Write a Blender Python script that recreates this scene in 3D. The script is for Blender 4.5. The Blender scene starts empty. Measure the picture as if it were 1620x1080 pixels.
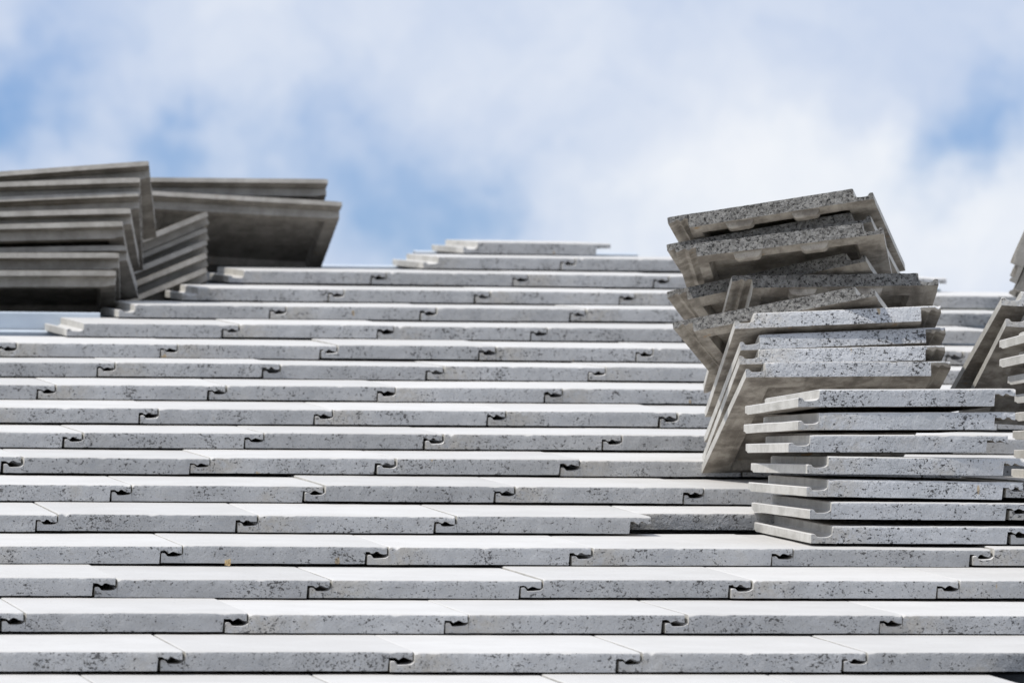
import bpy, bmesh, math, random
from mathutils import Vector, Matrix, Euler, noise
R = math.radians
scene = bpy.context.scene
col = scene.collection

# ---------------------------------------------------------------- camera
CAM = Vector((-0.0466, -7.9983, 0.0096)); YAW = -0.17726; PITCH = 0.05296; F = 10309.24   # F in pixels of a 1620 px wide frame
cd = bpy.data.cameras.new('camera'); cam = bpy.data.objects.new('camera', cd); col.objects.link(cam)
cam.location = CAM; cam.rotation_euler = (math.pi/2+PITCH, 0, YAW)
cd.sensor_width = 36; cd.lens = F/1620*36; cd.clip_start = 0.1; cd.clip_end = 5000
cd.dof.use_dof = True; cd.dof.focus_distance = 9.75; cd.dof.aperture_fstop = 15
scene.camera = cam
cfwd = Vector((-math.sin(YAW)*math.cos(PITCH), math.cos(YAW)*math.cos(PITCH), math.sin(PITCH)))
crt = Vector((math.cos(YAW), math.sin(YAW), 0)); cup = crt.cross(cfwd)
def ray(px, py): return (crt*((px-810)/F) + cup*((540-py)/F) + cfwd).normalized()
def px_of(p):
    v = Vector(p)-CAM; return 810+F*v.dot(crt)/v.dot(cfwd)
def x_at(px, y, z):                       # world X of the point on the line (.., y, z) seen in column px
    a, b = -3.0, 6.0
    for _ in range(40):
        m = (a+b)/2
        if px_of((m, y, z)) < px: a = m
        else: b = m
    return a

# ---------------------------------------------------------------- light
SUN = Vector((-0.50, -0.10, 0.86)).normalized()
EL = math.asin(SUN.z); AZ = math.atan2(SUN.x, SUN.y)
sl = bpy.data.lights.new('sun', 'SUN'); so = bpy.data.objects.new('sun', sl); col.objects.link(so)
sl.energy = 3.15; sl.angle = R(0.5); sl.color = (1.0, 0.955, 0.885)
so.rotation_euler = SUN.to_track_quat('Z', 'Y').to_euler()
scene.view_settings.view_transform = 'Standard'; scene.view_settings.look = 'None'
scene.view_settings.exposure = 0.0; scene.view_settings.gamma = 1

class NT:
    def __init__(s, nt): s.nt = nt; nt.nodes.clear()
    def n(s, t, **kw):
        x = s.nt.nodes.new(t)
        for k, v in kw.items():
            if k.startswith('i_'): x.inputs[int(k[2:])].default_value = v
            else: setattr(x, k, v)
        return x
    def l(s, a, b): s.nt.links.new(a, b)
    def math(s, op, a, b=None, clamp=False):
        x = s.n('ShaderNodeMath', operation=op, use_clamp=clamp)
        for i, v in enumerate((a, b)):
            if v is None: continue
            if isinstance(v, (int, float)): x.inputs[i].default_value = v
            else: s.l(v, x.inputs[i])
        return x.outputs[0]
    def mix(s, f, a, b):
        x = s.n('ShaderNodeMix', data_type='RGBA')
        for sock, v in ((x.inputs[0], f), (x.inputs[6], a), (x.inputs[7], b)):
            if isinstance(v, (int, float)): sock.default_value = v
            elif isinstance(v, tuple): sock.default_value = v if len(v) == 4 else v+(1,)
            else: s.l(v, sock)
        return x.outputs[2]
    def ramp(s, v, a, b, lo=0.0, hi=1.0):
        x = s.n('ShaderNodeMapRange', clamp=True); x.interpolation_type = 'SMOOTHSTEP'
        s.l(v, x.inputs[0])
        for i, q in enumerate((a, b, lo, hi)): x.inputs[i+1].default_value = q
        return x.outputs[0]
    def noise(s, vec, scale, detail=2.0, rough=0.5):
        x = s.n('ShaderNodeTexNoise'); x.inputs['Scale'].default_value = scale
        x.inputs['Detail'].default_value = detail; x.inputs['Roughness'].default_value = rough
        s.l(vec, x.inputs['Vector']); return x.outputs['Fac']

w = bpy.data.worlds.new('World'); scene.world = w; w.use_nodes = True
W = NT(w.node_tree)
tc = W.n('ShaderNodeTexCoord'); D = tc.outputs['Generated']
sky = W.n('ShaderNodeTexSky', sky_type='NISHITA'); sky.sun_disc = False
sky.sun_elevation = EL; sky.sun_rotation = AZ; sky.altitude = 50; sky.air_density = 1.0; sky.dust_density = 0.6; sky.ozone_density = 2.0
# warped direction gives the cloud edges their ragged drift
wn = W.n('ShaderNodeTexNoise'); wn.inputs['Scale'].default_value = 30; wn.inputs['Detail'].default_value = 6; wn.inputs['Roughness'].default_value = .58; W.l(D, wn.inputs['Vector'])
off = W.n('ShaderNodeVectorMath', operation='SUBTRACT'); W.l(wn.outputs['Color'], off.inputs[0]); off.inputs[1].default_value = (.5, .5, .5)
sc_ = W.n('ShaderNodeVectorMath', operation='SCALE'); W.l(off.outputs[0], sc_.inputs[0]); sc_.inputs['Scale'].default_value = 0.046
DW = W.n('ShaderNodeVectorMath', operation='ADD'); W.l(D, DW.inputs[0]); W.l(sc_.outputs[0], DW.inputs[1]); DW = DW.outputs[0]
def blob(px, py, r, amp):
    v = W.n('ShaderNodeVectorMath', operation='DISTANCE'); W.l(DW, v.inputs[0]); v.inputs[1].default_value = ray(px, py)
    q = W.math('DIVIDE', v.outputs['Value'], r/F); q = W.math('MULTIPLY', q, q)
    return W.math('MULTIPLY', W.math('EXPONENT', W.math('MULTIPLY', q, -1.0)), amp)
def blobs(lst):
    a = None
    for b in lst:
        c_ = blob(*b); a = c_ if a is None else W.math('ADD', a, c_)
    return a
gap = blobs([(0, 200, 95, .75), (30, 260, 80, .35), (110, 110, 110, .40), (250, 205, 75, .50), (300, 270, 90, .45), (420, 275, 100, .40),
             (560, 260, 110, .40), (690, 345, 110, .62), (590, 385, 90, .30), (780, 330, 90, .35), (500, 150, 110, .18), (160, 30, 120, .22),
             (1490, 195, 80, .66), (1590, 165, 80, .36), (1420, 195, 55, .35), (1560, 90, 120, .25), (900, 280, 120, .15)])
fine = W.noise(DW, 34, 6, .60)
wide = W.noise(D, 2.2, 4, .55)
blue = W.math('ADD', gap, W.math('MULTIPLY', W.math('SUBTRACT', fine, .5), 1.05))
blue = W.math('ADD', blue, W.ramp(wide, .55, .75, 0, .7))
blue = W.ramp(blue, -.12, 1.05, 0, .85)
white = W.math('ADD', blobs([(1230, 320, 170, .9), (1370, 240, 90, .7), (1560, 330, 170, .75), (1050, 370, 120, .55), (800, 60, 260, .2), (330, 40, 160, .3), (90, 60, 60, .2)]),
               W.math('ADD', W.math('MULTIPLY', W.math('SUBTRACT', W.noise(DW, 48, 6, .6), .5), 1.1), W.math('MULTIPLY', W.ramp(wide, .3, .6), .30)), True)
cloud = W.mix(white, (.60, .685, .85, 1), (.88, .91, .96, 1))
tint = W.n('ShaderNodeMix', data_type='RGBA', blend_type='MULTIPLY'); tint.inputs[0].default_value = 1
W.l(sky.outputs[0], tint.inputs[6]); tint.inputs[7].default_value = (0.47, .71, 1.18, 1)
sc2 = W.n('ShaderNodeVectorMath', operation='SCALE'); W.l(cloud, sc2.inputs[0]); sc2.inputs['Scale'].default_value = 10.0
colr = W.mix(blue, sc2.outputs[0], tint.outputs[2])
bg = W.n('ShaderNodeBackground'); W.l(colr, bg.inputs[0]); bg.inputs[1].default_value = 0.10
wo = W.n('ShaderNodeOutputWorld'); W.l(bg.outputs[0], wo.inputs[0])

# ---------------------------------------------------------------- materials
def mat(name, build):
    m = bpy.data.materials.new(name); m.use_nodes = True
    N = NT(m.node_tree); p = N.n('ShaderNodeBsdfPrincipled'); o = N.n('ShaderNodeOutputMaterial'); N.l(p.outputs[0], o.inputs[0])
    t = N.n('ShaderNodeTexCoord'); oi = N.n('ShaderNodeObjectInfo')
    RN = N.math('FRACT', N.math('MULTIPLY', oi.outputs['Object Index'], .61803))
    mm = N.n('ShaderNodeCombineXYZ')
    for i, k in enumerate((37.0, 91.0, 53.0)): N.l(N.math('MULTIPLY', RN, k), mm.inputs[i])
    v = N.n('ShaderNodeVectorMath', operation='ADD'); N.l(t.outputs['Object'], v.inputs[0]); N.l(mm.outputs[0], v.inputs[1])
    build(N, p, v.outputs[0], RN, t.outputs['Object']); return m
def stretch(N, v, s):
    m = N.n('ShaderNodeVectorMath', operation='MULTIPLY'); N.l(v, m.inputs[0]); m.inputs[1].default_value = s; return m.outputs[0]
def bump(N, p, h, strength, dist):
    b = N.n('ShaderNodeBump'); b.inputs['Strength'].default_value = strength; b.inputs['Distance'].default_value = dist
    N.l(h, b.inputs['Height']); N.l(b.outputs[0], p.inputs['Normal'])

def b_top(N, p, v, rnd, ob):
    big = N.noise(v, 9, 4, .6); med = N.noise(stretch(N, v, (1, .35, 1)), 45, 3, .6); fin = N.noise(v, 420, 2, .6)
    c = N.mix(N.ramp(big, .3, .7), (.60, .584, .56), (.65, .635, .612))
    c = N.mix(N.ramp(med, .62, .78, 0, .35), c, (.56, .555, .53))
    spk = N.ramp(N.noise(v, 150, 2, .55), .735, .77)
    c = N.mix(N.math('MULTIPLY', spk, .8), c, (.22, .21, .20))
    tone = N.n('ShaderNodeMapRange'); N.l(rnd, tone.inputs[0]); tone.inputs[3].default_value = .90; tone.inputs[4].default_value = 1.04; tone = tone.outputs[0]
    s = N.n('ShaderNodeVectorMath', operation='SCALE'); N.l(c, s.inputs[0]); N.l(tone, s.inputs['Scale']); N.l(s.outputs[0], p.inputs['Base Color'])
    p.inputs['Roughness'].default_value = .62; p.inputs['Specular IOR Level'].default_value = .35
    bump(N, p, N.math('ADD', N.math('MULTIPLY', fin, .4), N.noise(v, 70, 2, .5)), .25, .0012)
def edge(base1, base2, thr, pitcol, lumps):
    def f(N, p, v, rnd, ob):
        a = stretch(N, v, (.78, 1, 1.1))
        clus = N.noise(v, 26, 3, .6); n1 = N.noise(a, 235, 3, .64); n2 = N.noise(a, 520, 2, .5)
        k = N.math('ADD', n1, N.math('MULTIPLY', N.math('SUBTRACT', clus, .5), .42))
        pit = N.ramp(k, thr, thr+.035)
        pit2 = N.ramp(N.math('ADD', n2, N.math('MULTIPLY', N.math('SUBTRACT', clus, .5), .3)), thr+.03, thr+.07)
        pit = N.math('MAXIMUM', pit, N.math('MULTIPLY', pit2, .7))
        c = N.mix(N.ramp(N.noise(v, 14, 3, .6), .3, .7), base1, base2)
        c = N.mix(N.ramp(N.noise(v, 700, 2, .6), .35, .75, 0, .25), c, tuple(x*.6 for x in base1[:3]))
        # tan cement bloom, stronger near one end of some tiles
        dirt = N.math('MULTIPLY', N.ramp(N.noise(v, 7, 3, .6), .56, .74), N.ramp(N.noise(v, 60, 4, .7), .35, .65))
        sx_ = N.n('ShaderNodeSeparateXYZ'); N.l(ob, sx_.inputs[0])
        endm = N.math('MULTIPLY', N.math('MULTIPLY', N.ramp(sx_.outputs[0], .015, .085, 1, 0), N.ramp(rnd, .35, .6)), N.ramp(N.noise(v, 90, 4, .7), .3, .6))
        dirt = N.math('MAXIMUM', dirt, endm)
        c = N.mix(N.math('MULTIPLY', dirt, .55), c, (.40, .365, .31))
        c = N.mix(N.math('MULTIPLY', N.ramp(N.noise(stretch(N, v, (1.6, 1, .5)), 34, 2, .5), .745, .77), .7), c, (.42, .29, .13))
        c = N.mix(pit, c, pitcol)
        tone = N.n('ShaderNodeMapRange'); N.l(rnd, tone.inputs[0]); tone.inputs[3].default_value = .86; tone.inputs[4].default_value = 1.07; tone = tone.outputs[0]
        s = N.n('ShaderNodeVectorMath', operation='SCALE'); N.l(c, s.inputs[0]); N.l(tone, s.inputs['Scale']); N.l(s.outputs[0], p.inputs['Base Color'])
        p.inputs['Roughness'].default_value = .6; p.inputs['Specular IOR Level'].default_value = .3
        h = N.math('SUBTRACT', N.math('ADD', N.math('MULTIPLY', N.noise(v, 110, 3, .55), lumps), N.math('MULTIPLY', N.noise(v, 300, 3, .6), .45)), N.math('MULTIPLY', pit, .9))
        bump(N, p, h, .9, .0030)
    return f
def b_raw(c1, c2, stain):
    def f(N, p, v, rnd, ob):
        c = N.mix(N.ramp(N.noise(v, 22, 5, .68), .34, .66), c1, c2)
        c = N.mix(N.ramp(N.noise(stretch(N, v, (1, .15, 1)), 60, 3, .6), .5, .75, 0, .5), c, tuple(x*.72 for x in c1))
        c = N.mix(N.ramp(N.noise(v, 480, 2, .6), .55, .75, 0, .4), c, tuple(x*.5 for x in c1))
        c = N.mix(N.math('MULTIPLY', N.ramp(N.noise(v, 24, 2, .5), .70, .76), stain), c, (.36, .22, .10))
        N.l(c, p.inputs['Base Color']); p.inputs['Roughness'].default_value = .9; p.inputs['Specular IOR Level'].default_value = .2
        bump(N, p, N.math('ADD', N.noise(v, 240, 3, .6), N.math('MULTIPLY', N.noise(v, 50, 2, .5), .8)), .45, .0014)
    return f
def b_rough(N, p, v, rnd, ob):
    n = N.noise(v, 230, 4, .72); g = N.noise(v, 110, 3, .6)
    c = N.mix(N.ramp(g, .32, .68), (.22, .214, .203), (.42, .41, .39))
    c = N.mix(N.ramp(n, .52, .60, 0, .95), c, (.05, .048, .046))
    c = N.mix(N.ramp(N.noise(v, 500, 1, .5), .62, .72, 0, .6), c, (.52, .51, .50))
    N.l(c, p.inputs['Base Color']); p.inputs['Roughness'].default_value = .95; p.inputs['Specular IOR Level'].default_value = .15
    bump(N, p, N.math('SUBTRACT', N.noise(v, 130, 4, .72), N.math('MULTIPLY', n, .4)), 1.0, .016)
def b_flat(c1, c2, sc, rough):
    def f(N, p, v, rnd, ob):
        N.l(N.mix(N.ramp(N.noise(v, sc, 4, .6), .3, .7), c1, c2), p.inputs['Base Color']); p.inputs['Roughness'].default_value = rough
        bump(N, p, N.noise(v, sc*6, 2, .5), .2, .001)
    return f
M = dict(
    top=mat('painted_concrete_face', b_top),
    edge=mat('painted_concrete_edge', edge((.41, .412, .416), (.495, .498, .502), .628, (.11, .108, .107), 1.0)),
    pitted=mat('pitted_painted_edge', edge((.475, .485, .50), (.565, .575, .595), .606, (.05, .05, .052), 1.0)),
    stackedge=mat('speckled_painted_edge', edge((.475, .485, .50), (.56, .568, .585), .632, (.07, .07, .072), 1.0)),
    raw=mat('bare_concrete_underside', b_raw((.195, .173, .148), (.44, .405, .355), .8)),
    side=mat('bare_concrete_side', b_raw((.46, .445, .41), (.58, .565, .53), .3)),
    rough=mat('torn_concrete_head', b_rough),
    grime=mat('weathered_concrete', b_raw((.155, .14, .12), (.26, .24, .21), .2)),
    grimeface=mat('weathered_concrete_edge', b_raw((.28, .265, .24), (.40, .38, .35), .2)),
    batten=mat('pale_blue_coated_steel', b_flat((.50, .56, .63), (.58, .64, .70), 8, .35)),
    under=mat('shade_dark_underlay', b_flat((.03, .032, .036), (.05, .052, .056), 4, .8)),  # shade of the void below the tiles, put into the underlay colour
    soil=mat('dry_ground', b_flat((.20, .19, .13), (.28, .26, .2), .3, .95)),
    leaf=mat('dry_leaf', b_flat((.62, .46, .24), (.85, .72, .48), 200, .8)))

# ---------------------------------------------------------------- tile shapes
L_, WD, TH = 0.42, 0.2987, 0.026
def f_top(x): return 0.0
def lip(x):                                 # underside of the overlapping right edge, with its two drip grooves
    pts = [(.2664, -.0082), (.2735, -.0080), (.2760, -.0112), (.2790, -.0114), (.2820, -.0078), (.2860, -.0080), (.2895, -.0108), (.2990, -.0114)]
    for (a, za), (b, zb) in zip(pts, pts[1:]):
        if x <= b: return za+(zb-za)*max(0, (x-a)/(b-a))
    return pts[-1][1]
def nz(x, y, z, f, seed): return noise.noise(Vector((x*f+seed*7.3, y*f-seed*3.1, z*f+seed)))
YS = [0, .0006, .0015, .0028, .0045, .012, .042, .052, .13, .21,   .29, .384, .391, .40, .412, .4185, .42]
def body_mesh(name, seed, mats, bare_lip=False, chips=1.0):
    """mats: front, top, side, under, head"""
    xs = [0, .0012, .003]+[.006+i*.0058 for i in range(45)]+[.2650, .2660]
    xs = [x for x in xs if x <= .2662]
    xl = [.2664, .269, .272, .275, .2785, .282, .285, .2885, .292, .2945, .2970, .2987]
    cols = [(x, False) for x in xs]+[(x, True) for x in xl]
    bm = bmesh.new(); NZ = 5
    def ztop(x, y):
        e = 0.0
        r = .0042 if y < .006 else 0
        if r:
            d = max(0, r-y); e = -(r-math.sqrt(max(0, r*r-d*d)))*.85
        chip = max(0, nz(x, 0, 0, 46, seed)-.42)*chips*.010*max(0, 1-y/.004)
        if x < .012 or x > .285: chip += max(0, nz(x, 3, 1, 120, seed)+.05)*chips*.0060*max(0, 1-y/.006)
        wob = nz(x, y, 0, 22, seed)*.00035+nz(x, y, 0, 6, seed)*.0004
        if y > .41: e -= (y-.41)*.12
        sx = max(0, .0016-x)+max(0, x-(WD-.0016))
        return e-chip+wob+(nz(x, y, 3, 130, seed)*.0004 if y < .004 else 0)-sx*.6
    def zbot(x, y, l):
        base = lip(x+nz(0, 0, 0, 1, seed)*.003)+nz(x, 0, 8, 70, seed)*.0016 if l else -TH
        rec = 0
        if not l and .016 < x < .246 and .046 < y < .388: rec = .0150
        if not l and y > .40: rec = .003
        return base+rec+nz(x, y, 5, 30, seed)*.0004
    top, bot = {}, {}
    for i, (x, l) in enumerate(cols):
        for j, y in enumerate(YS):
            yy = y
            if j == 0: yy = nz(x, 0, 9, 60, seed)*.0005
            if j == len(YS)-1: yy = y+nz(x, 0, 4, 160, seed)*.0012
            wear = max(0, 1-y/.007)*(.0013+.0012*nz(0, 4, 0, 1, seed))       # worn front corners
            xa = x+(wear if x < .0035 else 0)*(1-x/.0036)-(wear if x > .2960 else 0)*max(0, (x-.2955)/.0033)
            xb = xa if l or x < .26 else x-wear*max(0, (x-.262)/.004)
            top[i, j] = bm.verts.new((xa, yy, ztop(x, y)))
            bot[i, j] = bm.verts.new((xb if x > .0035 else x, yy, zbot(x, y, l)))
    n, m = len(cols), len(YS)
    FR, TP, SD, UN, HD, LP = range(6)
    def face(vs, mi, smooth=True):
        f = bm.faces.new(vs); f.material_index = mi; f.smooth = smooth
    for i in range(n-1):
        for j in range(m-1):
            face((top[i, j], top[i+1, j], top[i+1, j+1], top[i, j+1]), FR if j < 1 else TP)
            face((bot[i, j], bot[i, j+1], bot[i+1, j+1], bot[i+1, j]), SD if cols[i][1] != cols[i+1][1] else UN)
    # end caps, subdivided in height so the torn faces have real relief
    for j, mi, amp in ((0, FR, .0006), (m-1, HD, .0014)):
        g = {}
        for i, (x, l) in enumerate(cols):
            a, b = bot[i, j].co, top[i, j].co
            g[i, 0] = bot[i, j]; g[i, NZ] = top[i, j]
            for k in range(1, NZ):
                p = a.lerp(b, k/NZ); edge_ = 0 if x in (0, .2987) else 1
                p.y += nz(x, j, p.z, 150 if j else 70, seed+5)*amp*edge_
                g[i, k] = bm.verts.new(p)
        for i in range(n-1):
            mm_ = mi
            if j == 0 and bare_lip and cols[i][0] >= .2655-nz(0, 0, 0, 1, seed)*.01: mm_ = LP
            for k in range(NZ):
                q = (g[i, k], g[i+1, k], g[i+1, k+1], g[i, k+1])
                face(q if j == 0 else q[::-1], mm_)
        if j == 0: g0 = g
        else: g1 = g
    for i in (0, n-1):
        for j in range(m-1):
            vs = [bot[i, j], bot[i, j+1], top[i, j+1], top[i, j]]
            if j == 0: vs += [g0[i, k] for k in range(NZ-1, 0, -1)]
            if j == m-2: vs = vs[:2]+[g1[i, k] for k in range(1, NZ)]+vs[2:]
            face(vs if i else vs[::-1], SD, False)
    bmesh.ops.recalc_face_normals(bm, faces=bm.faces)
    me = bpy.data.meshes.new(name); bm.to_mesh(me); bm.free()
    me.set_sharp_from_angle(angle=R(32))
    for k in mats: me.materials.append(M[k])
    return me
def underlap_mesh(name, seed, mats):
    prof = [(-.0310, -.0134), (-.0302, -.0122), (-.0262, -.0121), (-.0242, -.0134), (-.0222, -.0164), (-.0190, -.0172), (-.0090, -.0168), (-.0040, -.0158), (-.0012, -.0140), (0, -.0130)]
    bm = bmesh.new(); T, B = {}, {}; n_p = len(prof)
    ys = YS
    for i, (x, z) in enumerate(prof):
        for j, y in enumerate(ys):
            yy = y+(nz(x, 0, 9, 60, seed)*.0005 if j == 0 else 0)
            chip = max(0, nz(x, y, 2, 55, seed)-.25)*.003*(x < -.02)
            T[i, j] = bm.verts.new((x, yy, z-chip-(.0005 if j == 0 else 0)))
            zb = -TH+nz(x, y, 5, 30, seed)*.0004
            if j < 2: T[i, j].co.z += nz(x, 0, 6, 90, seed)*.0016*(i < n_p-1)
            if y > .40: zb += .003
            B[i, j] = bm.verts.new((x, yy, zb))
    n, m = len(prof), len(ys)
    def face(vs, mi, s=True):
        f = bm.faces.new(vs); f.material_index = mi; f.smooth = s
    for i in range(n-1):
        for j in range(m-1):
            face((T[i, j], T[i+1, j], T[i+1, j+1], T[i, j+1]), 1); face((B[i, j], B[i, j+1], B[i+1, j+1], B[i+1, j]), 3)
        face((B[i, 0], B[i+1, 0], T[i+1, 0], T[i, 0]), 0, False)
        face((T[i, m-1], T[i+1, m-1], B[i+1, m-1], B[i, m-1]), 4, False)
    for j in range(m-1):
        face((T[0, j], T[0, j+1], B[0, j+1], B[0, j]), 2, False)
        face((B[n-1, j], B[n-1, j+1], T[n-1, j+1], T[n-1, j]), 2, False)
    bmesh.ops.recalc_face_normals(bm, faces=bm.faces)
    me = bpy.data.meshes.new(name); bm.to_mesh(me); bm.free()
    me.set_sharp_from_angle(angle=R(32))
    for k in mats: me.materials.append(M[k])
    return me
def nib_mesh(name, mk):
    bm = bmesh.new()
    y0, y1, zt, zb = .391, .4145, -.0225, -.0330
    ring = lambda z, g: [bm.verts.new(v) for v in ((-.023+g, y0+g*.4, z), (.023-g, y0+g*.4, z), (.023-g, y1-g*.4, z), (-.023+g, y1-g*.4, z))]
    rs = [ring(zt, 0), ring(-.0265, .0015), ring(-.0310, .0045), ring(zb, .0085)]
    for a, b in zip(rs, rs[1:]):
        for i in range(4):
            f = bm.faces.new((a[i], a[(i+1) % 4], b[(i+1) % 4], b[i])); f.smooth = False
    bm.faces.new(rs[0]); bm.faces.new(rs[-1])
    bmesh.ops.recalc_face_normals(bm, faces=bm.faces)
    me = bpy.data.meshes.new(name); bm.to_mesh(me); bm.free(); me.materials.append(M[mk]); return me

#            front     top    side    under  head    bare lip
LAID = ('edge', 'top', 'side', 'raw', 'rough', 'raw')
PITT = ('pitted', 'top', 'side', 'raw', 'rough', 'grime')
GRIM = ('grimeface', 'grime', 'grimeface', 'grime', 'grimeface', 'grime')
BODY = {'laid': [body_mesh('tile_body', s, LAID) for s in range(9)],
        'pitted': [body_mesh('pitted_tile_body', 20+s, PITT, True) for s in range(3)],
        'stack': [body_mesh('stacked_tile_body', 30+s, ('stackedge',)+LAID[1:]) for s in range(4)],
        'head': [body_mesh('turned_tile_body', 40+s, LAID, False) for s in range(3)],
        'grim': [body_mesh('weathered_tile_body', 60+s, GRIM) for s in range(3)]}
LAP = {'laid': [underlap_mesh('underlap', s, LAID) for s in range(6)],
       'grim': [underlap_mesh('weathered_underlap', 5+s, GRIM) for s in range(2)]}
NIB = {'laid': nib_mesh('nib', 'raw'), 'grim': nib_mesh('weathered_nib', 'grime')}
cnt = {}
PI_ = [0]
def link(name, data, parent=None):
    o = bpy.data.objects.new(name, data); col.objects.link(o); o.pass_index = PI_[0]
    if parent: o.parent = parent
    return o
def tile(kind, loc, rot, label, group, nibs=True):
    k = cnt.get(kind, 0); cnt[kind] = k+1
    PI_[0] += 1
    e = link('roofing_tile', None); e.location = loc; e.rotation_euler = rot; e.empty_display_size = .05
    e['label'] = label; e['category'] = 'roof tile'; e['group'] = group
    bs = BODY[kind]; link('tile_body', bs[(k*5+k//3) % len(bs)], e)
    g = 'grim' if kind == 'grim' else 'laid'
    link('underlap', LAP[g][k % len(LAP[g])], e)
    if nibs:
        for x in (.080, .186):
            nb = link('nib', NIB[g], e); nb.location = (x, 0, 0)
    return e
def thing(o, label, cat, group=None):
    o['label'] = label; o['category'] = cat
    if group: o['group'] = group
def mesh_obj(name, verts, faces, mk, kind=None):
    me = bpy.data.meshes.new(name); me.from_pydata(verts, [], faces); me.materials.append(M[mk])
    o = link(name, me)
    if kind: o['kind'] = kind
    return o

# ---------------------------------------------------------------- setting
g = mesh_obj('ground', [(-2000, -2000, -4), (2000, -2000, -4), (2000, 3000, -4), (-2000, 3000, -4)], [(0, 1, 2, 3)], 'soil', 'structure')

PY = [0.3358, 0.6609, 0.9928, 1.3216, 1.6524, 1.9871, 2.3183, 2.6542, 2.9913, 3.3284, 3.6656, 4.0044, 4.3451, 4.6854, 5.0265, 5.3662]
PZ = [0.0558, 0.1087, 0.1608, 0.2134, 0.2669, 0.3222, 0.3755, 0.4287, 0.4819, 0.5377, 0.5933, 0.6464, 0.7033, 0.7595, 0.8147, 0.8711]
OFF = [1.0181, 0.8458, 1.0088, 1.1421, 0.9973, 1.147, 1.0128, 1.1468, 1.3125, 1.1745, 1.3179, 1.173, 1.6347, 1.7753, 1.9422, 2.0827]
PY = [PY[0]-.331]+PY; PZ = [PZ[0]-.0527]+PZ
for _ in range(5): PY.append(PY[-1]+.3385); PZ.append(PZ[-1]+.0562)
SL = math.atan2(PZ[16]-PZ[1], PY[16]-PY[1])
def nrm(d): return (d*math.sin(SL), -d*math.cos(SL))          # step below the roof line
def rowp(n, s=0.0, drop=0.0):                                    # point s metres up the slope from front of course n
    a, b = nrm(drop); return PY[n]+s*math.cos(SL)+a, PZ[n]+s*math.sin(SL)+b

# roof underlay: one thin sheet, cut off along the two hips, void shade in its colour
uv = []
def up(px, n, s=0.0):
    y, z = rowp(n, s, .088); return (x_at(px, y, z), y, z)
poly = [(-.9, *rowp(0, -.9, .088)), (4.2, *rowp(0, -.9, .088)), up(1840, 13), up(1700, 14, .2), up(1460, 16, .05), up(1200, 17, .15), up(1010, 18, .38), up(656, 18, .38), up(440, 17, .40), (-.9, *rowp(17, .2, .088))]
n_ = len(poly)
und = mesh_obj('roof_underlay', poly+[(x, y, z-.006) for x, y, z in poly], [tuple(range(n_)), tuple(range(2*n_-1, n_-1, -1))]+[(i, i+n_, (i+1) % n_+n_, (i+1) % n_) for i in range(n_)], 'under')
thing(und, 'roofing underlay sheet beneath the battens and laid tiles, painted dark as void shade', 'roof underlay')
ORD = ['lowest', 'second', 'third', 'fourth', 'fifth', 'sixth', 'seventh', 'eighth', 'ninth', 'tenth', 'eleventh', 'twelfth', 'thirteenth', 'fourteenth', 'fifteenth', 'sixteenth', 'seventeenth', 'eighteenth', 'topmost']
def batten(n, x0, x1):
    hw, hh = .034, .026
    v = []
    prof = [(0, -hh), (0, -.002), (.002, 0), (hw-.002, 0), (hw, -.002), (hw, -hh), (hw-.002, -hh), (hw-.003, -.003), (.003, -.003), (.002, -hh)]
    for x in (x0, x1):
        for s, h in prof:
            y, z = rowp(n, .358+s, .0565-h); v.append((x, y, z))
    k = len(prof)
    f = [(i, (i+1) % k, (i+1) % k+k, i+k) for i in range(k)]+[tuple(range(k))[::-1], tuple(range(k, 2*k))]
    o = mesh_obj('roof_batten', v, f, 'batten')
    thing(o, 'pale blue steel batten carrying the heads of the %s course of tiles' % ORD[n], 'batten', 'steel battens across the roof')
def bx(px, n):
    y, z = rowp(n, .36, .06); return x_at(px, y, z)
for n in range(19):
    x0, x1 = -.7, 4.0
    if n == 14: x1 = bx(1790, n)
    if n == 15: x1 = bx(1690, n)
    if n == 16: x1 = bx(1488, n)
    if n == 17: x0, x1 = .5, bx(1230, n)
    if n == 18: x0, x1 = bx(657, n), bx(1009, n)
    batten(n, x0, x1)

# added board, set forward to be lit, standing in for the pale foil strip
yb, zb = rowp(13, .415, .0); xb1 = x_at(158, yb, zb)
y_t, z_t = rowp(13, .405, .023); 
prof = [(0, -.034), (0, -.003), (.003, 0), (.040, 0), (.043, -.003), (.043, -.034)]
v = [(x, y_t+a, z_t+h) for x in (-.7, xb1) for a, h in prof]; k = len(prof)
bd = mesh_obj('foil_strip_standin', v, [(i, (i+1) % k, (i+1) % k+k, i+k) for i in range(k)]+[tuple(range(k))[::-1], tuple(range(k, 2*k))], 'batten')
thing(bd, 'added pale blue board standing in for the lit foil strip under the left pile', 'board')

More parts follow.
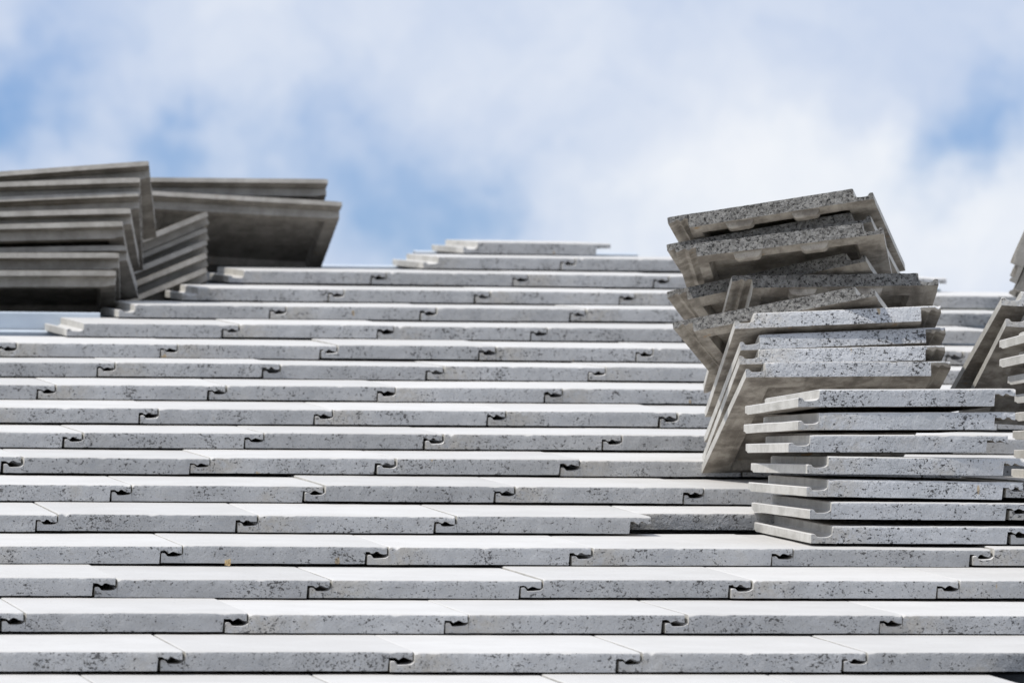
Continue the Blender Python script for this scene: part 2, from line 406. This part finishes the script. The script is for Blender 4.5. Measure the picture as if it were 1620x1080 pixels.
# ---------------------------------------------------------------- laid courses
NTH = ['first', 'second', 'third', 'fourth', 'fifth', 'sixth', 'seventh', 'eighth', 'ninth', 'tenth']
rnd = random.Random(4)
def course(n, x_first, count, skip=lambda k: False):
    """tiles of course n, x_first is the upper left body corner of the first"""
    y, z = PY[n], PZ[n]
    y1, z1 = PY[n+1], PZ[n+1]
    b = math.atan2(z1-.0293-z, y1-y)
    vis = []
    for k in range(count):
        x = x_first+.3*k
        if skip(k): continue
        a, c = px_of((x-.03, y, z)), px_of((x+.3, y, z))
        vis.append((k, x, a < 1620 and c > 0))
    i = 0; tot = sum(v[2] for v in vis)
    for k, x, seen in vis:
        if seen:
            first, last = i == 0, i == tot-1
            w_ = NTH[i]+' tile from the left' if i else 'tile at the left end'
            if last and i: w_ = 'tile at the right end'
            lab = 'flat off-white tile, %s of the %s laid course from the bottom' % (w_, ORD[n])
            if n in (0, 18): lab = 'flat off-white tile, %s of the %s laid course' % (w_, ORD[n])
            i += 1
        else:
            lab = 'flat off-white tile just past the photo edge in the %s laid course' % ORD[n]
        if n == 18: lab = 'lone flat off-white tile laid above every other course'
        tile('laid', (x+rnd.uniform(-.0009, .0009), y+rnd.uniform(-.0040, .0030), z+rnd.uniform(-.0008, .0012)),
             (b+R(rnd.uniform(-.10, .10)), R(rnd.uniform(-.17, .17)), R(rnd.uniform(-.15, .15))), lab,
             'tiles laid in the %s course' % ORD[n], nibs=False)
def start(n, px):                        # snap a left edge seen at px to the course's joints
    x = x_at(px, PY[n], PZ[n]); o = OFF[n-1]; return o+.3*round((x-o)/.3)
for n in range(1, 13):
    o = OFF[n-1]; xl = x_at(-60, PY[n], PZ[n]); xr = x_at(1680, PY[n], PZ[n])
    x0 = o+.3*math.floor((xl-o)/.3)
    cnt_ = int(math.ceil((xr-x0)/.3))
    if n == 5:
        end = start(5, 1032)
        course(5, x0, int(round((end-x0)/.3)))
        b = math.atan2(PZ[6]-.0293-PZ[5], PY[6]-PY[5]); s = .135
        for k, lab in ((0, 'off-white tile slid up under the sixth course, beside the black gap'), (1, 'off-white tile slid up under the sixth course, behind the stacked tiles'), (2, 'off-white tile slid up under the sixth course at the right edge')):
            tile('laid', (end+.003+.3*k, PY[5]+s*math.cos(b), PZ[5]+s*math.sin(b)-.0008), (b, 0, 0), lab, 'tiles slid up in the fifth course', nibs=False)
    else: course(n, x0, cnt_)
def span(n, px0, px1): 
    x0 = start(n, px0); x1 = start(n, px1); course(n, x0, max(1, int(round((x1-x0)/.3))))
span(13, 137, 1700); span(14, 215, 1700); span(15, 315, 1680); span(16, 386, 1497)
x17 = x_at(693, PY[17], PZ[17]); course(17, x17, 3)
x18 = x_at(756, PY[18], PZ[18]); course(18, x18, 1)
# the lowest course: only the tops of its tiles reach into the photo
yc, zc = PY[1], PZ[1]-.028
xe = x_at(1567, yc, zc); course(0, xe-.3*6, 6)

# ---------------------------------------------------------------- loose tiles
POSE = {
  'T1': (2.1113, 1.3739, 0.2471, 0.0668, -0.0002, -0.0104),
  'T2': (2.1094, 1.3733, 0.2829, 0.053, 0.0036, -0.0076),
  'T3': (2.105, 1.3751, 0.3159, 0.0479, 0.0116, -0.0071),
  'T4': (2.1059, 1.3744, 0.3495, 0.0378, 0.0047, -0.0145),
  'T5': (2.0797, 1.3828, 0.3816, 0.0334, -0.003, -0.062),
  'T6': (2.094, 1.3836, 0.4145, 0.0262, -0.0082, -0.0207),
  'T7': (2.0939, 1.3821, 0.4485, 0.0125, -0.0106, -0.0251),
  'U1': (2.1359, 1.948, 0.5173, -0.3475, -0.015, -0.0171),
  'U2': (2.1294, 1.9651, 0.5387, -0.3442, -0.0279, -0.0492),
  'U3': (2.1328, 1.9757, 0.5621, -0.3196, -0.0476, -0.0492),
  'U4': (2.1251, 1.9796, 0.5959, -0.3005, -0.0469, -0.0754),
  'V1': (2.4701, 2.3258, 0.5294, 0.2671, 0.1754, 2.7169),
  'V2': (2.444, 2.4453, 0.5077, 0.3889, 0.02, 3.0627),
  'V3': (2.4902, 2.4129, 0.5561, 0.352, 0.1916, 2.6957),
  'V4': (2.4234, 2.3917, 0.653, 0.2141, 0.1167, 2.8768),
  'V5': (2.45, 2.4358, 0.6779, 0.2041, 0.161, 2.7994),
  'V6': (2.4387, 2.4034, 0.7118, 0.206, 0.1423, 2.8138),
  'S1': (2.4143, 1.3739, 0.2471, 0.0668, -0.0002, -0.0104),
  'S2': (2.4124, 1.3733, 0.2829, 0.053, 0.0036, -0.0076),
  'S3': (2.408, 1.3751, 0.3159, 0.0479, 0.0116, -0.0071),
  'S4': (2.517, 1.3743, 0.3424, 0.0401, -0.0, -0.0175),
  'S5': (2.5212, 1.3743, 0.3747, 0.0332, 0.0, -0.0175),
  'S6': (2.5193, 1.3743, 0.407, 0.0262, -0.0, -0.0175),
  'S7': (2.5234, 1.3743, 0.4384, 0.0192, -0.0, -0.0175),
  'S8': (2.5225, 1.3744, 0.4688, 0.0122, -0.0, -0.0175),
  'S9': (2.5116, 1.3744, 0.5001, 0.0052, -0.0, -0.0175),
  'S10': (2.4986, 1.3745, 0.5294, -0.0017, -0.0, -0.0175),
  'S11': (2.4987, 1.3746, 0.5617, -0.0087, -0.0, -0.0175),
  'X2': (2.5463, 1.9114, 0.5971, -0.3318, 0.0404, -0.0615),
  'X1': (2.5401, 1.9139, 0.6306, -0.3084, 0.0339, -0.0476),
  'G3': (2.9673, 3.6, 0.7396, 0.109, -1.1049, -0.3668),
  'G2': (3.0463, 3.9352, 0.7856, 0.1016, -1.1192, -0.3723),
  'G1': (2.9416, 3.5276, 0.7829, 0.1553, -1.1457, -0.4028),
  'L8': (1.0575, 5.0889, 0.7825, 0.0047, -0.151, -1.6763),
  'L7': (1.0729, 5.1146, 0.8053, 0.0038, -0.1984, -1.6975),
  'L6': (1.1167, 5.1807, 0.8177, 0.0177, -0.1976, -1.7683),
  'L5': (1.0962, 5.1341, 0.8538, 0.0256, -0.2168, -1.7433),
  'L4': (1.1148, 5.1488, 0.8767, 0.0266, -0.2292, -1.748),
  'L3': (1.1313, 5.2221, 0.872, 0.0462, -0.3654, -1.7215),
  'L2': (1.1311, 5.2192, 0.9069, 0.0393, -0.3488, -1.7128),
  'L1': (1.1605, 5.2405, 0.9266, 0.079, -0.3464, -1.7426),
  'M5': (1.3177, 5.5946, 0.6787, 0.4023, -0.1044, -1.6058),
  'M4': (1.3171, 5.5947, 0.7097, 0.3997, -0.1045, -1.6058),
  'M3': (1.3161, 5.602, 0.7402, 0.3973, -0.0962, -1.6002),
  'M2': (1.3295, 5.6364, 0.7748, 0.4018, -0.0646, -1.6331),
  'M1': (1.3152, 5.5955, 0.8013, 0.3975, -0.0857, -1.5925),
  'R2': (1.6059, 5.9267, 0.9465, -0.0459, -0.3787, -1.5491),
  'R1': (1.5815, 5.9289, 0.9734, 0.0052, -0.3829, -1.5722)}
def loose(kind, key, label, group, nibs=False):
    p = POSE[key]; return tile(kind, p[:3], p[3:], label, group, nibs)
g1 = 'tiles lying flat in the near stack'
for i, t in enumerate(['flat grey-white tile at the very bottom of the near right stack', 'flat grey-white tile second from the bottom of the near right stack',
        'flat grey-white tile third from the bottom of the near right stack', 'middle flat grey-white tile of the near stack, three below and three above',
        'speckled flat tile set back to the left, third from the top of the flat stack', 'speckled flat tile second from the top of the near flat stack',
        'flat tile topping the near flat stack, right under the leaning tiles']):
    loose('stack', 'T%d' % (i+1), t, g1)
g2 = 'painted tiles leaning behind the near stack'
for i, t in enumerate(['lowest of the four leaning painted tiles, its foot on the roof', 'second lowest leaning painted tile with black pits along its front edge',
        'second highest leaning painted tile, with a rippled grey front edge', 'highest leaning painted tile, front edge white with a chipped bare corner']):
    loose('pitted', 'U%d' % (i+1), t, g2)
g3 = 'turned tiles with rough concrete ends on top of the near stack'
for i, t in enumerate(['rough-ended turned tile tilted left, directly on the painted leaning tiles', 'rough-ended turned tile sticking out furthest right, lying almost level',
        'rough-ended turned tile tilted left, third from the bottom of the turned pile', 'rough-ended turned tile second below the top, pale underside showing',
        'rough-ended turned tile mostly hidden just beneath the topmost one', 'topmost rough-ended turned tile of the near pile, two nibs showing underneath']):
    loose('head', 'V%d' % (i+1), t, g3, nibs=(i in (1, 3, 5)))
g4 = 'tiles of the stack cut off by the right edge'
for i in range(11):
    w_ = 'bottom' if i == 0 else ('topmost' if i == 10 else NTH[i])
    t = 'flat tile at the right photo edge, %s' % ('at the bottom of its stack' if i == 0 else 'topmost of its flat stack' if i == 10 else '%s from the bottom of its stack' % NTH[i])
    loose('stack', 'S%d' % (i+1), t, g4)
loose('pitted', 'X1', 'upper of two steeply leaning tiles behind the right edge stack', 'tiles leaning behind the right edge stack')
loose('pitted', 'X2', 'lower of two steeply leaning tiles behind the right edge stack', 'tiles leaning behind the right edge stack')
for k, t in (('G1', 'uppermost blurred steeply standing tile at the far right edge'), ('G2', 'middle blurred steeply standing tile at the far right edge'), ('G3', 'lowest blurred steeply standing tile at the far right edge')):
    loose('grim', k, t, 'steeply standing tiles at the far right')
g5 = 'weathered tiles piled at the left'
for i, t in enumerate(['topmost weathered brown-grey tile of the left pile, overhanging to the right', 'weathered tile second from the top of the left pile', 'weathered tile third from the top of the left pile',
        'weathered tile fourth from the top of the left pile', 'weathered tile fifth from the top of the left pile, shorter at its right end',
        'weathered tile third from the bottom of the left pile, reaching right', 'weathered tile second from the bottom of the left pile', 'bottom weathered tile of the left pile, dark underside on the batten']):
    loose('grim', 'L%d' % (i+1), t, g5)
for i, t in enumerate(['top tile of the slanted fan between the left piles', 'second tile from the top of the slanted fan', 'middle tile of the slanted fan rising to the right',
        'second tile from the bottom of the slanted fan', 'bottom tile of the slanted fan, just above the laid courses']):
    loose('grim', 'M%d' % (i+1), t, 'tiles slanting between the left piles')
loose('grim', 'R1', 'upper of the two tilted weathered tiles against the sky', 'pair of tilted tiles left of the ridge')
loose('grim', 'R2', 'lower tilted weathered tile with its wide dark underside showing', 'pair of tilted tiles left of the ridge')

# ---------------------------------------------------------------- curled dry leaf caught under the fourth course
bm = bmesh.new(); N_ = 7; gv = {}
for i in range(N_):
    for j in range(N_):
        u, v = i/(N_-1)*2-1, j/(N_-1)*2-1
        wdt = (1-abs(u)**2.2)*.75+.12
        gv[i, j] = bm.verts.new((u*.0064, v*wdt*.004, .0055+v*.0042+(v*v)*.002+u*u*.002+noise.noise(Vector((u*2, v*2, 1)))*.003))
for i in range(N_-1):
    for j in range(N_-1): bm.faces.new((gv[i, j], gv[i+1, j], gv[i+1, j+1], gv[i, j+1]))
r_ = bmesh.ops.solidify(bm, geom=bm.faces[:], thickness=.0008)
bmesh.ops.recalc_face_normals(bm, faces=bm.faces)
me = bpy.data.meshes.new('dry_leaf'); bm.to_mesh(me); bm.free(); me.materials.append(M['leaf'])
lf = link('dry_leaf', me)
ly, lz = PY[4]-.016, PZ[4]-.0312
lf.location = (x_at(359.5, ly, lz), ly, lz-.0005); lf.rotation_euler = (R(18), R(-10), R(35)); lf.scale = (.9, .9, .9)
thing(lf, 'small curled tan dry leaf lying on a laid tile near bottom left', 'leaf')
